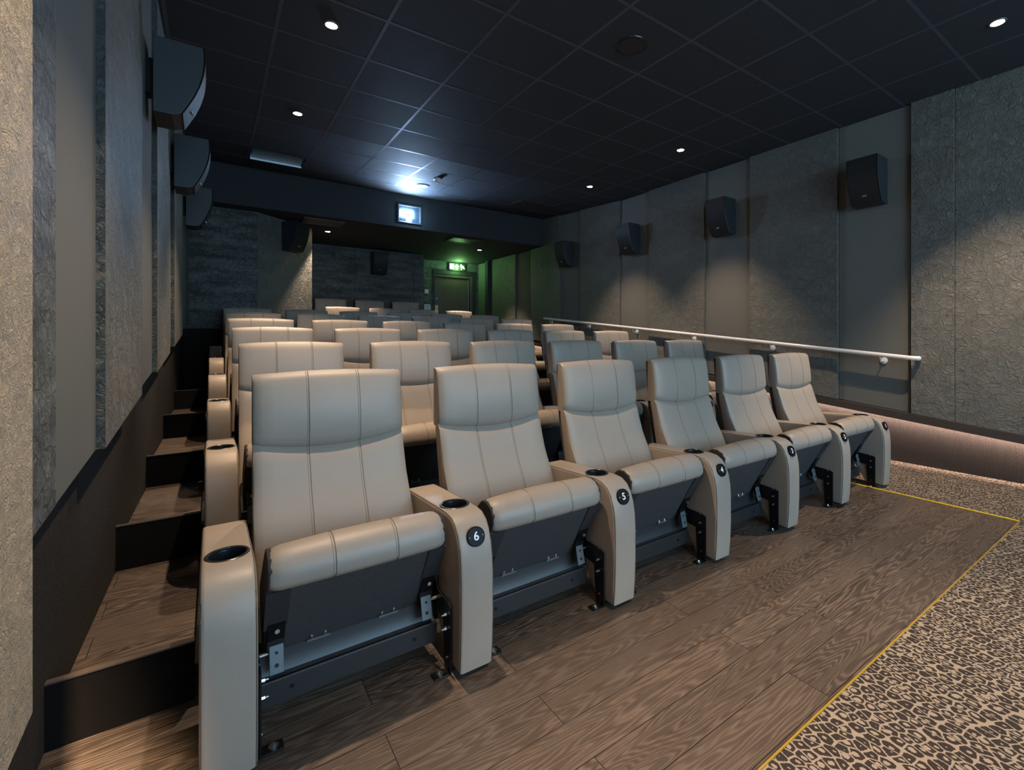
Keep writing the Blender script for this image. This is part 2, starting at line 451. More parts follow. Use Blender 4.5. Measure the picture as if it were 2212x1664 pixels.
# ------------------------------------------------------------------ back walls
bw = bpy.data.objects.new('wall_back', None); COL.objects.link(bw); bw['kind'] = 'structure'
bm = bm_new(); prism(bm, [(-.6, 7.98), (.508, 7.98), (1.303, 8.655), (1.303, 10.1), (-.6, 10.1)], 'z', -.06, 1.29); obj('wall_base', bm, M['carpet'], bw)
bm = bm_new(); prism(bm, [(-.6, 7.97), (.513, 7.97), (.513, 8.2), (-.6, 8.2)], 'z', 1.29, SOF); obj('acoustic_panel', bm, M['texd'], bw)
bm = bm_new(); prism(bm, [(.515, 7.975), (1.303, 8.655), (1.303, 10.1), (.515, 10.1)], 'z', 1.29, SOF); obj('acoustic_panel', bm, M['tex'], bw)
for a, b in ((1.28, 2.26), (2.263, 3.42), (3.423, 3.646)):
    bm = bm_new(); box(bm, a, b, 10.0, 10.12, 1.2, SOF); obj('acoustic_panel', bm, M['texd'], bw, bev=(.002, 1))
bm = bm_new(); box(bm, 1.2, 3.62, 10.02, 10.2, -.06, 1.25); obj('wall_base', bm, M['carpet'], bw)
bm = bm_new(); box(bm, 3.5, 4.06, 10.55, 10.7, -.06, SOF); box(bm, 4.06, 5.35, 10.55, 10.7, 2.747, SOF); box(bm, 5.109, 5.35, 10.55, 10.7, -.06, 2.747)
box(bm, 3.55, 3.62, 10.1, 10.56, -.06, SOF); obj('panel', bm, M['texd'], bw)
wf = bm_new(); box(wf, -.5, 5.35, -3.75, -3.6, -.06, 3.6); struct('wall_front', wf, M['plaster'])
bm = bm_new(); box(bm, .25, 4.75, -3.58, -3.55, .0, 3.0)
scr = tag(obj('cinema_screen', bm, M['screen']), 'lit cinema screen on the front wall, opposite the seats', 'screen')

# door
dr = bpy.data.objects.new('door_1', None); COL.objects.link(dr); dr['kind'] = 'structure'
bm = bm_new(); box(bm, 4.06, 4.093, 10.54, 10.66, .7, 2.747); box(bm, 4.093, 5.109, 10.54, 10.66, 2.635, 2.747); box(bm, 5.03, 5.109, 10.54, 10.66, .7, 2.635); obj('architrave', bm, M['dark'], dr)
bm = bm_new(); box(bm, 4.093, 5.03, 10.55, 10.66, 2.575, 2.635); box(bm, 4.965, 5.03, 10.55, 10.66, .7, 2.575); obj('door_frame', bm, M['door'], dr)
bm = bm_new(); box(bm, 4.098, 4.93, 10.58, 10.64, .7, 2.565); obj('door_leaf', bm, M['door'], dr)
bm = bm_new(); box(bm, 4.93, 4.945, 10.57, 10.64, .7, 2.555); obj('edge_strip', bm, M['aluminium'], dr)
bm = bm_new(); box(bm, 4.9, 5.04, 10.645, 10.66, .7, 2.6); obj('door_stop', bm, M['dark'], dr)

# signs by the door
t = thing('exit_sign', 'glowing green fire exit sign with door, arrow and running figure, above the door', 'sign', (4.63, 10.52, 2.83))
bm = bm_new(); box(bm, -.21, .21, 0, .028, -.10, .085); obj('housing', bm, M['dark'], t, bev=(.004, 2))
bm = bm_new(); box(bm, -.18, -.085, -.006, 0, -.06, .06); obj('door_symbol', bm, M['exit_glow'], t)
bm = bm_new(); prism(bm, [(-.012 - .02, -.062), (.028 - .02, -.062), (.028 - .02, .0), (.055 - .02, .0), (.008 - .02, .058), (-.04 - .02, .0), (-.012 - .02, .0)], 'y', -.006, 0); obj('arrow_symbol', bm, M['exit_glow'], t)
bm = bm_new()
cyl(bm, (.095, -.003, .05), .014, .006, 'y', 16)
def limb(p, q, w):
    d = Vector((q[0] - p[0], q[1] - p[1])).normalized(); n = Vector((-d.y, d.x)) * w / 2
    prism(bm, [(p[0] + n.x, p[1] + n.y), (q[0] + n.x, q[1] + n.y), (q[0] - n.x, q[1] - n.y), (p[0] - n.x, p[1] - n.y)], 'y', -.006, 0)
limb((.10, .038), (.125, -.005), .034); limb((.105, .028), (.075, .005), .013); limb((.11, .03), (.155, .02), .013); limb((.155, .02), (.165, .0), .012)
limb((.12, .0), (.10, -.03), .018); limb((.10, -.03), (.105, -.062), .015); limb((.13, -.005), (.15, -.028), .016); limb((.15, -.028), (.185, -.03), .014)
obj('running_figure_symbol', bm, M['exit_glow'], t)
t = thing('light_switch', 'small white switch plate on the dark wall left of the door', 'switch', (3.90, 10.545, 2.21))
bm = bm_new(); box(bm, -.045, .045, -.008, .004, -.045, .045); obj('faceplate', bm, M['white_plastic'], t, bev=(.003, 2))
for dx in (-.018, .018):
    for dz in (-.016, .016):
        bm = bm_new(); box(bm, dx - .01, dx + .01, -.012, -.006, dz - .011, dz + .011); obj('rocker', bm, M['paper'], t)
t = thing('wall_notice', 'white printed notice sheet on the wall beside the door, below the switch', 'notice', (3.92, 10.545, 1.85))
bm = bm_new(); box(bm, -.073, .073, -.004, .004, -.073, .073); obj('sheet', bm, M['paper'], t)
bm = bm_new()
for i, (w, z) in enumerate(((.06, .05), (.06, .038), (.06, .026), (.03, .008), (.05, -.006), (.045, -.018), (.055, -.045), (.06, -.058))):
    box(bm, -w, w, -.0052, -.0038, z - .0022, z + .0022)
obj('print', bm, M['ink'], t)
t = thing('fire_door_sign', 'round blue fire door sign high on the left of the door', 'sign', (4.148, 10.578, 2.065))
bm = bm_new(); cyl(bm, (0, -.002, 0), .037, .006, 'y', 32); obj('disc', bm, M['blue'], t)
bm = bm_new(); box(bm, -.026, .026, -.0062, -.0048, -.004, .004); obj('print', bm, M['paper'], t)
bm = bm_new(); box(bm, 4.108, 4.182, 10.570, 10.58, 1.70, 1.914); tag(obj('door_push_sign', bm, M['yelsign']), 'pale yellow upright notice strip on the left edge of the door', 'sign')

# ------------------------------------------------------------------ ceiling fittings
def sloped(Y, dz=0): return ceil_z(Y) + dz
DL = [(.66, 1.98, 'dl'), (1.27, -.5, 'df'), (-.09, .10, 'dw'), (4.305, .87, 'r'), (.66, 3.594, 'l'), (.66, 5.204, 'l2'), (4.316, 3.617, 'r2'), (4.323, 5.26, 'r3'), (1.547, 8.727, 's'), (4.333, 8.759, 's2')]
lab = {'df': 'recessed warm downlight in the ceiling in front of the first row', 'dw': 'recessed warm downlight washing the front end of the left wall', 'dl': 'recessed warm downlight directly above the front row on the left', 'r': 'large warm recessed downlight at the top right corner of the ceiling',
       'l': 'warm recessed ceiling downlight near the left wall, the nearest one on that side', 'l2': 'warm recessed ceiling downlight on the left, beside the dark slatted vent',
       'r2': 'warm recessed ceiling downlight on the right, second nearest the camera', 'r3': 'warm recessed ceiling downlight on the right, farthest in the tiled ceiling',
       's': 'small downlight in the low rear soffit left of the projector', 's2': 'small downlight in the low rear soffit near the green exit sign'}
POW = {'dw': 1900, 'df': 430, 'dl': 185, 'r': 250, 'l': 150, 'l2': 210, 'r2': 150, 'r3': 150, 's': 170, 's2': 120}
for x, y, k in DL:
    z = SOF if y > YF else ceil_z(y)
    t = thing('downlight', lab[k], 'downlight', (x, y, z), 'recessed warm downlights')
    bm = bm_new(); lathe(bm, (0, 0, 0), [(.036, .0), (.038, -.006), (.047, -.006), (.05, -.001), (.05, .003), (.036, .003), (.036, .0)], 32); obj('bezel', bm, M['bezel'], t, smooth=True)
    bm = bm_new(); cyl(bm, (0, 0, -.0035), .036, .003, 'z', 32); obj('lamp', bm, M['lamp'], t)
    ld = bpy.data.lights.new('spot', 'SPOT'); ld.energy = POW[k]; ld.color = (1., .68, .38) if k == 'dw' else (1., .735, .50); ld.spot_size = math.radians({'dw': 57, 'df': 76}.get(k, 78)); ld.spot_blend = .3 if k == 'dw' else .6; ld.shadow_soft_size = .022
    lo = bpy.data.objects.new('downlight_beam', ld); COL.objects.link(lo); lo.location = (x, y, z - .03)
    if k == 'dw': lo.rotation_euler = Vector((-.5, .3, -1)).to_track_quat('-Z', 'Y').to_euler()

t = thing('ceiling_speaker', 'black round recessed ceiling speaker in a tile near the camera', 'speaker', (2.483, 2.534, CEIL))
bm = bm_new(); lathe(bm, (0, 0, 0), [(.095, -.006), (.1, -.009), (.113, -.004), (.115, 0), (.1, .002)], 40); obj('bezel', bm, M['cup'], t, smooth=True)
bm = bm_new(); cyl(bm, (0, 0, -.004), .096, .006, 'z', 40); obj('grille', bm, M['dark'], t)
t = thing('smoke_detector', 'domed smoke detector hanging under the ceiling above the projector', 'detector', (2.515, 6.381, sloped(6.381)))
bm = bm_new(); lathe(bm, (0, 0, 0), [(.052, .004), (.052, -.012), (.046, -.02), (.03, -.024), (.03, -.05), (.02, -.058), (.001, -.06)], 28); obj('body', bm, M['white_plastic'], t, smooth=True)
bm = bm_new()
for k in range(10):
    a = 2 * PI * k / 10; box(bm, -.003, .003, .03, .038, -.05, -.024, M4=Matrix.Rotation(a, 4, 'Z'))
obj('vane', bm, M['white_plastic'], t)
t = thing('round_ceiling_plate', 'pale round ceiling plate lit by the projector, just above it', 'ceiling plate', (2.49, 6.87, sloped(6.87)))
bm = bm_new(); lathe(bm, (0, 0, 0), [(.09, .004), (.09, -.004), (.082, -.012), (.06, -.016), (.001, -.017)], 36); obj('plate', bm, M['white_plastic'], t, smooth=True)
# return air vent
t = thing('air_vent', 'dark slatted air vent set in the tiled ceiling at the left', 'vent', (.66, 6.88, sloped(6.88)))
sl = Matrix.Rotation(math.atan(.0625), 4, 'X')
bm = bm_new()
for a in ((-.29, .29, -.235, -.218), (-.29, .29, .222, .245), (-.29, -.272, -.218, .222), (.272, .29, -.218, .222)): box(bm, *a, -.012, .002, M4=sl)
obj('vent_frame', bm, M['black_metal'], t)
bm = bm_new(); box(bm, -.28, .28, .205, .222, -.03, -.004, M4=sl); obj('damper_edge', bm, M['aluminium'], t)
bm = bm_new()
for i in range(16): box(bm, -.27, .27, -.21 + .026 * i, -.197 + .026 * i, -.008, .0, M4=sl)
obj('slat', bm, M['steel_plate'], t)
t = thing('access_hatch', 'dark square hatch in the black plaster ceiling at the right of the projector', 'hatch', (4.31, 6.85, sloped(6.85)), 'ceiling access hatches')
bm = bm_new(); box(bm, -.28, .28, -.235, .235, -.006, .002, M4=sl); obj('hatch_panel', bm, M['dark'], t)
bm = bm_new()
for a in ((-.29, .29, -.245, -.235), (-.29, .29, .235, .245), (-.29, -.28, -.235, .235), (.28, .29, -.235, .235)): box(bm, *a, -.008, .002, M4=sl)
obj('hatch_frame', bm, M['plaster'], t)
for x0, x1, y0, y1, lb in ((1.085, 1.64, 7.88, 8.26, 'brown framed hatch in the low rear soffit above the angled wall speaker'), (3.41, 3.945, 7.90, 8.34, 'framed hatch in the low rear soffit, tinted green by the exit sign')):
    cx_, cy_ = (x0 + x1) / 2, (y0 + y1) / 2; w, h = (x1 - x0) / 2, (y1 - y0) / 2
    t = thing('access_hatch', lb, 'hatch', (cx_, cy_, SOF), 'ceiling access hatches')
    bm = bm_new(); box(bm, -w + .02, w - .02, -h + .02, h - .02, -.006, .002); obj('hatch_panel', bm, M['bezel'], t)
    bm = bm_new()
    for a in ((-w, w, -h, -h + .018), (-w, w, h - .018, h), (-w, -w + .018, -h + .018, h - .018), (w - .018, w, -h + .018, h - .018)): box(bm, *a, -.01, .002)
    obj('hatch_frame', bm, M['trimwood'], t)
    for sx in (-1, 1):
        bm = bm_new(); cyl(bm, (sx * (w - .05), -h + .009, -.012), .006, .006, 'z', 10); obj('lock', bm, M['bolt'], t)
# projector port
t = thing('projection_port', 'brilliant blue-white projector window framed in the dark rear bulkhead', 'projector', (2.556, YF, 3.15))
bm = bm_new()
for a in ((-.19, .19, .125, .147), (-.19, .19, -.147, -.125), (-.19, -.165, -.125, .125), (.165, .19, -.125, .125)): box(bm, a[0], a[1], -.035, .01, a[2], a[3])
obj('port_frame', bm, M['steel_plate'], t, bev=(.003, 1))
bm = bm_new(); box(bm, -.165, .165, -.008, .004, -.125, .125); obj('port_glass', bm, M['glass'], t)
bm = bm_new(); box(bm, -.135, .06, -.022, -.009, -.05, .065); obj('projector_lens', bm, M['projector'], t, bev=(.006, 4))

# ------------------------------------------------------------------ wall loudspeakers
def spk_mesh_parts(w=.27, h=.43, dt=.225, db=.12):
    """local: wall plane y=0, front towards -y, x width centred, z from -h..0 (top)"""
    prof = []
    n = 12
    for i in range(n + 1):
        s = i / n; z = -s * (h - .015); bulge = .035 * math.sin(PI * s * .95)
        prof.append((-(dt + (db - dt) * (s ** 1.6)) - bulge * .6, z))
    bmb = bm_new(); prism(bmb, [(0, 0)] + prof + [(-db + .035, -h), (0, -h)], 'x', -w / 2, w / 2)
    bmg = bm_new(); g = [(y - .009, z) for y, z in prof[0:]]; g2 = [(y + .001, z) for y, z in prof[0:]]
    prism(bmg, g + g2[::-1], 'x', -w / 2 + .009, w / 2 - .009)
    bml = bm_new(); y = prof[-2][0] + .002; z = prof[-2][1]
    M4 = Matrix.Translation((0, y - .033, z + .032)) @ Matrix.Rotation(-.45, 4, 'X')
    for a in ((-.018, -.0145, -.013, .013), (.0145, .018, -.013, .013), (-.018, .018, .0105, .013), (-.018, .018, -.013, -.0105), (-.010, -.007, -.007, .006), (-.0015, .0015, -.007, .006), (.007, .010, -.007, .006), (-.01, .01, -.0015, .0015)):
        box(bml, a[0], a[1], -.002, .004, a[2], a[3], M4=M4)
    bmf = []
    for s in (-1, 1):
        b_ = bm_new(); bmf.append(b_)
        pts = [(s * (w / 2 - .004), yy - .006, zz) for yy, zz in prof]
        tube(b_, pts, .0035, 6)
    return bmb, bmg, bml, bmf
bmb, bmg, bml, bmf = spk_mesh_parts()
pb = obj('cabinet', bmb, M['spk_box'], bev=(.003, 2)); pg = obj('grille', bmg, M['grille']); pl = obj('badge', bml, M['logo']); pf, pf2 = [obj('edge_rail', b_, M['black_metal'], smooth=True) for b_ in bmf]
pt_ = bm_new(); box(pt_, -.05, .05, -.001, .045, -.30, -.10); pw = obj('wall_bracket', pt_, M['black_metal'])
protos = [pb, pg, pl, pf, pf2, pw]
SP = [(S_ - .04, 1.826 + .135, 2.866, PI / 2 * -1, 'black wall loudspeaker nearest the camera on the right wall', 'r'),
      (S_ - .04, 3.457 + .135, 2.862, -PI / 2, 'black wall loudspeaker second from the camera on the right wall', 'r'),
      (S_ - .04, 5.08 + .135, 2.862, -PI / 2, 'black wall loudspeaker third from the camera on the right wall', 'r'),
      (S_ - .04, 6.703 + .135, 2.862, -PI / 2, 'black wall loudspeaker farthest along the right wall', 'r'),
      (XL(3.6) + .09, 3.54 + .14, 2.885, PI / 2, 'black wall loudspeaker nearest the camera on the left wall', 'l'),
      (XL(5) + .09, 5.0 + .14, 2.835, PI / 2, 'black wall loudspeaker in the middle of the three on the left wall', 'l'),
      (XL(6.6) + .09, 6.56 + .14, 2.815, PI / 2, 'black wall loudspeaker farthest back on the left wall', 'l'),
      (.925 + .02, 8.335 - .02, 2.90, None, 'black wall loudspeaker on the angled rear left wall', 'a'),
      (2.684, 9.965, 2.86, 0, 'black wall loudspeaker on the rear wall above the last seats', 'b')]
first = True
for x, y, z, rz, lb, kd in SP:
    if rz is None: rz = math.atan2(.691, .795)
    t = thing('wall_loudspeaker', lb, 'loudspeaker', (x, y, z), 'wall-mounted cinema loudspeakers', rz)
    for p in protos:
        c = p if first else p.copy()
        if not first: COL.objects.link(c)
        c.parent = t
    first = False

# ------------------------------------------------------------------ handrail
t = thing('handrail', 'white tubular handrail sloping along the right wall', 'handrail', (5.09, 1.586, .983))
def hr(Y): return (0, Y - 1.586, (1.5365 - .983) / (7.567 - 1.586) * (Y - 1.586))
bm = bm_new()
r0 = Vector(hr(1.60)); pts = [Vector((.055, -.005, r0.z + .0)), Vector((.03, -.014, r0.z)), Vector((.01, -.008, r0.z)), r0 + Vector((0, .008, .001))] + [Vector(hr(1.64 + i * (7.56 - 1.64) / 20)) for i in range(21)]
tube(bm, pts, .0205, 20); obj('rail', bm, M['white_paint'], t, smooth=True)
for Y in (1.871, 2.978, 5.178, 6.266, 7.374, 4.08):
    c = Vector(hr(Y)); zd = c.z - .058
    bm = bm_new(); tube(bm, [c + Vector((0, 0, -.015)), Vector((0, c.y, c.z - .035)), Vector((.015, c.y, zd - .005)), Vector((.045, c.y, zd - .004)), Vector((.068, c.y, zd))], .006, 8)
    o = obj('bracket', bm, M['white_paint'], t, smooth=True)
    xd = .09 if (Y < 2.28 or 4.92 < Y < 5.53 or 6.54 < Y < 7.15 or 3.29 < Y < 3.93) else .058
    bm = bm_new(); lathe(bm, (xd, c.y, zd), [(.001, -.012), (.02, -.011), (.031, -.006), (.032, .006)], 24, M4=Matrix.Rotation(PI / 2, 4, 'Y'))
    if xd > .06: tube(bm, [(.066, c.y, zd), (xd, c.y, zd)], .006, 8)
    obj('rosette', bm, M['white_paint'], o, smooth=True)

# ------------------------------------------------------------------ cinema seat
# local frame of a seat: x along the row from the seat centre, y = 0 at the front of the armrest (world Y 1.515), z up from its floor
YO = 1.515
SW = .2685
def pad_loops(rows, xs, front, back, mi_cols, bm, side_r=.018):
    """rows: list of callables giving (z(x), yf(x), yb); builds closed sleeve"""
    rings = []
    for (zf, yf, yb, inset) in rows:
        ring = []
        for x in xs:
            s = 1 - inset / SW
            xx = x * s
            ring.append(bm.verts.new((xx, yf(x), zf(x))))
        w = xs[-1] * (1 - inset / SW)
        mid = (yf(xs[-1]) + yb) / 2
        ring.append(bm.verts.new((w + .006 * 0, yf(xs[-1]) + .02, zf(xs[-1]))))
        ring.append(bm.verts.new((w, yb - .012, zf(xs[-1]))))
        ring.append(bm.verts.new((w - .012, yb, zf(xs[-1]))))
        ring.append(bm.verts.new((-w + .012, yb, zf(xs[0]))))
        ring.append(bm.verts.new((-w, yb - .012, zf(xs[0]))))
        ring.append(bm.verts.new((-w, yf(xs[0]) + .02, zf(xs[0]))))
        rings.append(ring)
    n = len(rings[0])
    for i in range(len(rings) - 1):
        for k in range(n):
            f = bm.faces.new((rings[i][k], rings[i][(k + 1) % n], rings[i + 1][(k + 1) % n], rings[i + 1][k]))
            if k in mi_cols: f.material_index = 1
    bm.faces.new(rings[0]); bm.faces.new(rings[-1][::-1])
    return rings

SEAM = .092
def x_columns(w):
    xs = [-w, -w + .004, -w + .012, -w + .03]
    x = -w + .03
    base = [-.20, -.165, -.13, -.105]
    for b in base: xs.append(b)
    for s in (-1, 1):
        pass
    seam = [-SEAM - .0065, -SEAM - .0045, -SEAM - .003, -SEAM + .003, -SEAM + .0045, -SEAM + .0065]
    xs += seam + [-.07, -.035, 0, .035, .07] + [-v for v in seam[::-1]] + [.105, .13, .165, .20] + [w - .03, w - .012, w - .004, w]
    return xs
def seam_drop(x):
    a = abs(abs(x) - SEAM)
    return .0018 if a < .0035 else 0.
def seam_cols(xs):
    return [k for k in range(len(xs) - 1) if abs(abs((xs[k] + xs[k + 1]) / 2) - SEAM) > .002 and abs(abs((xs[k] + xs[k + 1]) / 2) - SEAM) < .0055 and abs(xs[k + 1] - xs[k]) < .003]

def edge_round(x, w):
    d = w - abs(x)
    return .014 * (1 - min(1, d / .03)) ** 2
def crease(x): return .772 - .030 * (1 - (x / SW) ** 2) 

def build_headrest():
    bm = bm_new(); xs = x_columns(SW); rows = []
    ztop = lambda x: 1.034 + .011 * (1 - (x / SW) ** 2)
    def row(v, ins=0., back=2.145, extra=0.):
        def zf(x): return crease(x) + v * (ztop(x) - crease(x))
        def yf(x):
            base = 2.052 + .030 * v
            q = 1 - (x / SW) ** 2
            b = .024 * math.sin(PI * min(1, (v * .93 + .07))) * (.25 + .75 * q)
            lower = .028 * (1 - min(1, v / .13)) ** 2
            up = .02 * max(0, (v - .9) / .1) ** 2
            return base - b + lower + up + edge_round(x, SW) + seam_drop(x) + extra - YO
        return (zf, yf, back - YO, ins)
    for v in (0., .02, .05, .1, .17, .26, .36, .46, .56, .66, .75, .83, .9, .94, .97, .99): rows.append(row(v))
    rows.append(row(1.0, .006)); rows.append((rows[-1][0], lambda x, f=rows[-1][1]: f(x) + .012, 2.138 - YO, .012))
    pad_loops(rows, xs, None, None, seam_cols(xs), bm)
    return obj('headrest', bm, [M['leather'], M['stitch']], smooth=True, angle=50)

def build_backrest():
    bm = bm_new(); xs = x_columns(SW); rows = []
    prof = [(.30, 1.865), (.36, 1.882), (.42, 1.905), (.47, 1.925), (.52, 1.95), (.57, 1.978), (.62, 2.003), (.67, 2.020), (.72, 2.036), (.755, 2.046), (.79, 2.07)]
    z0, z1 = prof[0][0], prof[-1][0]
    for z, y in prof:
        v = (z - z0) / (z1 - z0)
        def zf(x, z=z, v=v): return z - (v ** 3) * .030 * (1 - (x / SW) ** 2)
        def yf(x, y=y, v=v):
            q = 1 - (x / SW) ** 2
            return y - .010 * math.sin(PI * v) * q + edge_round(x, SW) + seam_drop(x) - YO
        yb = {0: 2.02}.get(z, 2.02 + .10 * min(1, max(0, (z - .3) / .45)))
        rows.append((zf, yf, yb - YO, -.006 * (1 - v)))
    pad_loops(rows, xs, None, None, seam_cols(xs), bm)
    return obj('backrest', bm, [M['leather'], M['stitch']], smooth=True, angle=50)

def build_back_shell():
    bm = bm_new()
    prism(bm, [(2.02 - YO, .28), (2.125 - YO, .74), (2.15 - YO, 1.02), (2.162 - YO, 1.02), (2.14 - YO, .72), (2.04 - YO, .26)], 'x', -.255, .255)
    return obj('back_shell', bm, M['board'])

def build_cushion():
    bm = bm_new()
    poly = [(1.582, .455), (1.570, .485), (1.572, .515), (1.592, .541), (1.625, .553), (1.66, .550), (1.73, .49), (1.86, .36), (1.86, .30), (1.79, .22), (1.738, .20)]
    prism(bm, [(y - YO, z) for y, z in poly], 'x', -.262, .262)
    body = obj('seat_cushion', bm, [M['velour']], bev=(.004, 2))
    # leather roll along the front edge
    bm = bm_new()
    prof = [(1.75, .476), (1.70, .522), (1.67, .546), (1.645, .557), (1.618, .558), (1.590, .548), (1.570, .527), (1.560, .50), (1.560, .474), (1.571, .455), (1.588, .450), (1.597, .456)]
    w = .258
    xs = [-w, -w + .004, -w + .012, -w + .03] + [-.19, -.15, -.12] + [-SEAM - .0265 + d for d in ()]
    xs = x_columns(w)
    cols = seam_cols(xs); rings = []
    inner = [(1.62, .47), (1.70, .47)]
    for x in xs:
        d = w - abs(x); sh = .012 * (1 - min(1, d / .028)) ** 2
        q = 1 - (x / w) ** 2
        ring = []
        cy, cz = 1.65, .50
        for i, (y, z) in enumerate(prof):
            vy, vz = y - cy, z - cz; L = math.hypot(vy, vz)
            k = 1 - (sh + seam_drop(x)) / L + (.010 * q) / L * (1 if 1 < i < 9 else .3)
            ring.append(bm.verts.new((x, cy + vy * k - YO, cz + vz * k)))
        for y, z in inner[::-1] and [(1.62, .475), (1.70, .475)]:
            ring.append(bm.verts.new((x, y - YO, z)))
        rings.append(ring)
    n = len(rings[0])
    for i in range(len(rings) - 1):
        for k in range(n):
            f = bm.faces.new((rings[i][k], rings[i][(k + 1) % n], rings[i + 1][(k + 1) % n], rings[i + 1][k]))
            if i in cols and k < len(prof) - 1: f.material_index = 1
    bm.faces.new(rings[0]); bm.faces.new(rings[-1][::-1])
    roll = obj('front_roll', bm, [M['leather'], M['stitch']], body, smooth=True, angle=60)
    # underside board
    bm = bm_new()
    prism(bm, [(y - YO, z) for y, z in ((1.590, .456), (1.742, .198), (1.735, .190), (1.580, .452))], 'x', -.235, .235)
    obj('underside_board', bm, M['board'], body)
    # stapled side cloth flaps
    for s in (-1, 1):
        bm = bm_new()
        a, b = sorted((s * .266, s * .205))
        prism(bm, [(y - YO, z) for y, z in ((1.586, .452), (1.672, .308), (1.664, .304), (1.576, .450))], 'x', a, b)
        obj('side_flap', bm, M['velour'], body)
    return body

ang = math.atan2(.455 - .2, 1.582 - 1.738)   # direction of board
def build_hinge(s):
    bm = bm_new()
    # follows the board: from (1.672,.305) to (1.72,.17)
    x0, x1 = sorted((s * .255, s * .21))
    prism(bm, [(y - YO, z) for y, z in ((1.655, .325), (1.69, .262), (1.69, .235), (1.682, .232), (1.683, .258), (1.648, .322))], 'x', x0, x1)
    prism(bm, [(y - YO, z) for y, z in ((1.69, .325), (1.74, .24), (1.735, .235), (1.685, .322))], 'x', x0, x1)
    o = obj('hinge_bracket', bm, M['black_metal'])
    bm = bm_new(); x0, x1 = sorted((s * .25, s * .212))
    prism(bm, [(y - YO, z) for y, z in ((1.683, .245), (1.664, .165), (1.668, .163), (1.689, .244))], 'x', x0, x1)
    p = obj('hinge_tab', bm, M['steel_plate'], o, bev=(.0012, 1))
    bm = bm_new()
    for z, r in ((.222, .004), (.188, .0055)):
        y = 1.683 - (.245 - z) * .2375 - .0012
        cyl(bm, (s * .231, y - YO, z), r, .003, 'y', 14)
    obj('slot', bm, M['dark'], o)
    bm = bm_new(); cyl(bm, (s * .232, 1.655 - YO, .30), .007, .014, 'y', 6); cyl(bm, (s * .262, 1.70 - YO, .215), .006, .03, 'x', 12)
    obj('pivot_bolt', bm, M['washer'], o)
    return o

def build_beam():
    bm = bm_new()
    pts = [(1.680, .067), (1.680, .134), (1.683, .138), (1.692, .134), (1.704, .131), (1.714, .138), (1.721, .155), (1.726, .180), (1.728, .200), (1.732, .200), (1.731, .178), (1.727, .150), (1.719, .131), (1.704, .124), (1.692, .127), (1.687, .127), (1.687, .067)]
    prism(bm, [(y - YO, z) for y, z in pts], 'x', -.272, .272)
    b = obj('cross_beam', bm, M['powder'], smooth=True, angle=30)
    bm = bm_new()
    for s in (-1, 1): cyl(bm, (s * .19, 1.679 - YO, .103), .006, .003, 'y', 18)
    obj('plug', bm, M['black_metal'], b)
    for s in (-1, 1):
        bm = bm_new(); box(bm, s * .11 - .033, s * .11 + .033, 1.716 - YO, 1.733 - YO, .200, .206); o = obj('bolt_plate', bm, M['steel_plate'], b)
        for d in (-.02, .02):
            bm = bm_new(); cyl(bm, (s * .11 + d, 1.722 - YO, .210), .0065, .010, 'z', 6); cyl(bm, (s * .11 + d, 1.722 - YO, .216), .0045, .012, 'z', 12)
            bmesh.ops.create_uvsphere(bm, u_segments=10, v_segments=6, radius=.0055, matrix=Matrix.Translation((s * .11 + d, 1.722 - YO, .222)))
            ob = obj('bolt', bm, M['bolt'], b, smooth=True)
    return b

def build_leg(s):
    x = s * .277; bm = bm_new()
    a, b = sorted((x, x + s * .005))
    prism(bm, [(y - YO, z) for y, z in ((1.570, 0), (1.570, .235), (1.60, .245), (1.605, .232), (1.612, .245), (1.69, .250), (1.725, .315), (1.750, .325), (1.775, .290), (1.765, .225), (1.72, .175), (1.635, .165), (1.625, 0))], 'x', a, b)
    a, b = sorted((x, x - s * .055))
    prism(bm, [(p[0], p[1]) for p in ((a, 1.572 - YO), (b, 1.572 - YO), (b, 1.612 - YO), (a, 1.612 - YO))], 'z', 0, .005)
    o = obj('leg', bm, M['black_metal'], bev=(.001, 1))
    bm = bm_new(); cyl(bm, (x - s * .030, 1.592 - YO, .007), .013, .004, 'z', 20); obj('washer', bm, M['washer'], o)
    bm = bm_new(); cyl(bm, (x - s * .030, 1.592 - YO, .011), .006, .008, 'z', 6)
    obj('bolt', bm, M['bolt'], o)
    for z in (.20, .15):
        bm = bm_new(); cyl(bm, (x - s * .006, 1.600 - YO, z), .0065, .009, 'x', 6); cyl(bm, (x - s * .012, 1.600 - YO, z), .0035, .014, 'x', 10); obj('bolt', bm, M['bolt'], o)
    bm = bm_new(); cyl(bm, (x - s * .002, 1.598 - YO, .05), .0035, .004, 'x', 10); obj('rivet', bm, M['bolt'], o)
    return o

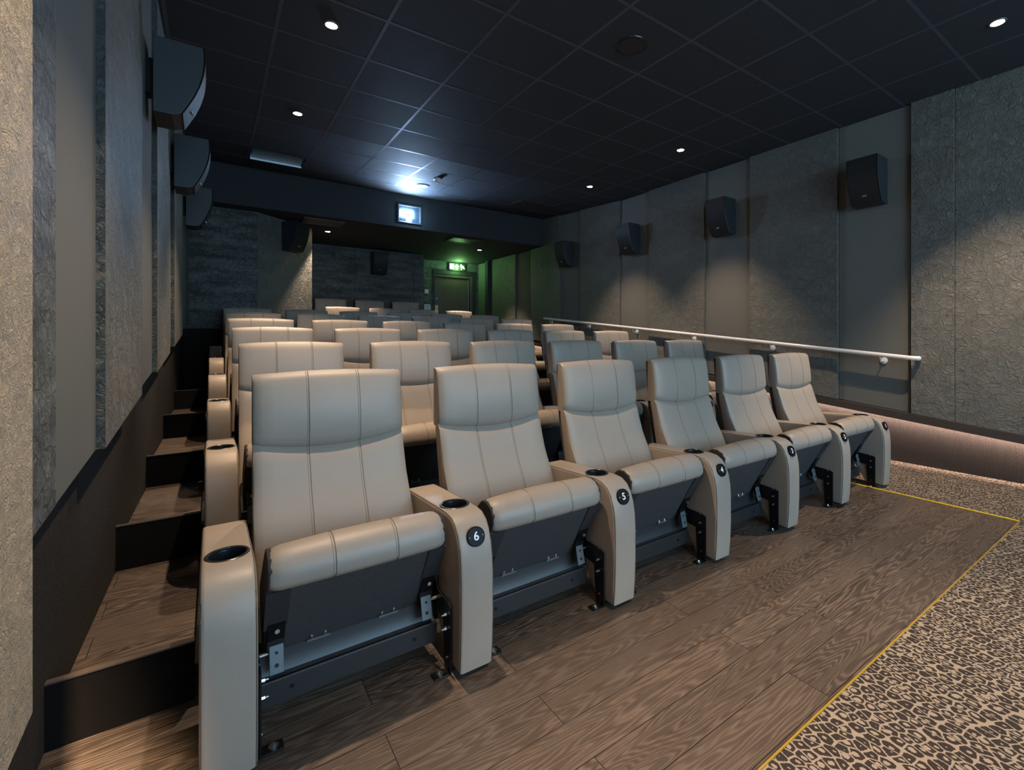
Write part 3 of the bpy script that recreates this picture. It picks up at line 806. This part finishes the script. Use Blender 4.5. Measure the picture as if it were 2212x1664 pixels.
AW = .0635
ARM_P = [(1.519, .024), (1.512, .10), (1.508, .20), (1.508, .34), (1.512, .40), (1.522, .45), (1.538, .49), (1.562, .520), (1.595, .538), (1.64, .543), (1.70, .542), (1.80, .536), (1.97, .527), (2.06, .521), (2.078, .505), (2.075, .46), (2.02, .40), (1.93, .33), (1.80, .22), (1.72, .14), (1.665, .06), (1.645, .024)]
def build_arm(cx, numeral=None):
    bm = bm_new()
    prism(bm, [(y - YO, z) for y, z in ARM_P], 'x', cx - AW, cx + AW)
    bmesh.ops.recalc_face_normals(bm, faces=bm.faces)
    es = [e for e in bm.edges if abs(e.verts[0].co.x - e.verts[1].co.x) < 1e-6]
    bmesh.ops.bevel(bm, geom=es, offset=.013, segments=4, affect='EDGES', profile=.5)
    a = obj('armrest', bm, [M['leather'], M['stitch']], smooth=True, angle=50)
    # recess for the cup
    cb = bm_new(); cyl(cb, (cx, 1.705 - YO, .52), .046, .12, 'z', 40); cut = obj('cut', cb, M['leather'])
    md = a.modifiers.new('b', 'BOOLEAN'); md.object = cut; md.operation = 'DIFFERENCE'; md.solver = 'EXACT'
    bpy.context.view_layer.update()
    dg = bpy.context.evaluated_depsgraph_get(); me = bpy.data.meshes.new_from_object(a.evaluated_get(dg))
    a.modifiers.clear(); a.data = me; bpy.data.objects.remove(cut)
    for p in me.polygons: p.use_smooth = True
    try: me.set_sharp_from_angle(angle=math.radians(50))
    except Exception: pass
    # piped seams along both edges
    bm = bm_new()
    for s in (-1, 1):
        pts = [(cx + s * (AW - .0042), y - YO + dy, z + dz) for (y, z), (dy, dz) in zip(ARM_P[:14], [(.003, 0), (.003, 0), (.003, 0), (.003, 0), (.003, -.001), (.003, -.001), (.003, -.002), (.002, -.003), (.001, -.0035)] + [(0, -.0035)] * 5)]
        tube(bm, pts, .0016, 6)
    obj('piping', bm, M['stitch'], a, smooth=True)
    bm = bm_new()
    lathe(bm, (cx, 1.705 - YO, .5425), [(.045, -.006), (.0465, .0005), (.049, .0028), (.053, .0028), (.0555, .0008), (.0555, -.002), (.045, -.006)], 40)
    lathe(bm, (cx, 1.705 - YO, .5425), [(.0455, 0), (.0435, -.03), (.040, -.074), (.0005, -.075)], 40)
    obj('cup_holder', bm, M['cup'], a, smooth=True)
    if numeral:
        T = Matrix.Translation((cx + .002, 1.5285 - YO, .478)) @ Matrix.Rotation(-math.radians(20), 4, 'X')
        bm = bm_new(); R = T @ Matrix.Rotation(PI / 2, 4, 'X')
        lathe(bm, (0, 0, 0), [(.0335, -.006), (.0335, .003), (.0325, .0048), (.031, .0052), (.0305, .0042), (.0005, .0042)], 40, M4=R)
        pl_ = obj('number_plate', bm, M['plate'], a, smooth=True, angle=30)
        return a, pl_, T
    return a, None, None

# prototypes are built at the origin; the first seat of all uses them directly
def build_seat_parts():
    parts = [build_headrest(), build_backrest(), build_back_shell(), build_cushion(), build_beam(), build_hinge(-1), build_hinge(1), build_leg(-1), build_leg(1)]
    arm, plate, T = build_arm(P / 2, True)
    parts.append(arm)
    return parts, arm, plate, T
parts, arm_r, plate, PT = build_seat_parts()
arm_l, _, _ = build_arm(-P / 2)
numerals = {}
for n in range(1, 7):
    me = text_mesh(str(n), .040, .0006); me.materials.append(M['white_ink'])
    me.transform(PT @ Matrix.Translation((0, -.0048, 0)) @ Matrix.Rotation(PI / 2, 4, 'X')); numerals[n] = me
bm = bm_new()
rv = None
for s in (-1, 1):
    for v in bmesh.ops.create_uvsphere(bm, u_segments=10, v_segments=6, radius=.0028, matrix=PT @ Matrix.Translation((s * .025, -.005, 0)))['verts']: pass
riv = obj('rivet', bm, M['bolt'], smooth=True); riv_me = riv.data; bpy.data.objects.remove(riv)

def copy_tree(o, parent):
    c = o.copy(); COL.objects.link(c); c.parent = parent
    for ch in list(o.children): copy_tree(ch, c)
    return c

ORD = ['front', 'second', 'third', 'fourth', 'fifth', 'sixth', 'seventh', 'last']
rows = [(range(6), 0.)] * 6 + [(range(2, 6), .02), (range(2, 5), .125)]
all_parts = parts
for r, (cols, dz) in enumerate(rows):
    for j in cols:
        num = 6 - j
        loc = (SEAT0 + P * j, YO + RY * r - (.06 if r == 7 else 0), plat_z[r])
        if r == 0:
            lb = 'front-row taupe leather tip-up cinema seat with armrest plate numbered %d' % num
        else:
            extra = {1: 'directly behind front-row seat %d' % num}.get(r, 'in line with front-row seat %d' % num)
            lb = 'taupe leather cinema seat in the %s row, %s' % (ORD[r], extra)
        t = thing('cinema_chair', lb, 'cinema chair', loc, 'cinema seats of the %s row' % ORD[r])
        newarm = None
        for p in all_parts:
            c = copy_tree(p, t)
            if p is arm_r: newarm = c
        np_ = [c for c in newarm.children if c.name.startswith('number_plate')][0]
        # numeral and rivets: sub-parts beside the plate
        o = bpy.data.objects.new('numeral', numerals[num]); COL.objects.link(o); o.parent = newarm
        o = bpy.data.objects.new('rivet', riv_me); COL.objects.link(o); o.parent = newarm
        if j == min(cols): copy_tree(arm_l, t)
def kill(o):
    for c in list(o.children): kill(c)
    bpy.data.objects.remove(o)
for p in parts + [arm_l]: kill(p)

# ------------------------------------------------------------------ lights
def area(name, loc, rot, sx, sy, e, col):
    l = bpy.data.lights.new(name, 'AREA'); l.shape = 'RECTANGLE'; l.size = sx; l.size_y = sy; l.energy = e; l.color = col
    o = bpy.data.objects.new(name, l); COL.objects.link(o); o.location = loc; o.rotation_euler = rot; return o
area('screen_light', (2.5, -3.5, 2.0), (PI / 2, 0, 0), 4.5, 2.0, 150, (.45, .76, 1.))
# light leaving the projector port
l = bpy.data.lights.new('projector_light', 'SPOT'); l.energy = 95; l.color = (.36, .60, 1.); l.shadow_soft_size = .04; l.spot_size = math.radians(150); l.spot_blend = 1.
o = bpy.data.objects.new('projector_light', l); COL.objects.link(o); o.location = (2.52, YF - .09, 3.16); o.rotation_euler = (PI / 2 + .25, 0, PI)
l = bpy.data.lights.new('port_spill', 'POINT'); l.energy = 3.5; l.color = (.42, .68, 1.); l.shadow_soft_size = .05
o = bpy.data.objects.new('port_spill', l); COL.objects.link(o); o.location = (2.62, YF - .22, 3.12)
# exit sign light
l = bpy.data.lights.new('exit_light', 'POINT'); l.energy = 8; l.color = (.35, 1., .30); l.shadow_soft_size = .08
o = bpy.data.objects.new('exit_light', l); COL.objects.link(o); o.location = (4.63, 10.42, 2.82)

w = bpy.data.worlds.new('World'); bpy.context.scene.world = w; w.use_nodes = True
w.node_tree.nodes['Background'].inputs[0].default_value = (.5, .6, .7, 1); w.node_tree.nodes['Background'].inputs[1].default_value = .02

# ------------------------------------------------------------------ camera
cam = bpy.data.cameras.new('Camera'); co = bpy.data.objects.new('Camera', cam); COL.objects.link(co)
f, th, cx, hy = 1032.9, .6357, 1220., 729.
cam.sensor_fit = 'HORIZONTAL'; cam.sensor_width = 36.; cam.lens = 36. * f / 2212.
cam.shift_x = -(cx - 1106.) / 2212.; cam.shift_y = (hy - 832.) / 2212.
cam.clip_start = .02; cam.clip_end = 60
co.location = (0, 0, CAMZ); co.rotation_euler = (PI / 2, 0, -th)
sc = bpy.context.scene; sc.camera = co
sc.view_settings.view_transform = 'Standard'; sc.view_settings.look = 'None'; sc.view_settings.gamma = 1.; sc.view_settings.use_curve_mapping = False
sc.view_settings.exposure = .72
sc.cycles.use_denoising = True
sc.cycles.max_bounces = 6; sc.cycles.diffuse_bounces = 3; sc.cycles.glossy_bounces = 3; sc.cycles.use_adaptive_sampling = True; sc.cycles.adaptive_threshold = .035; sc.cycles.sample_clamp_indirect = 4.
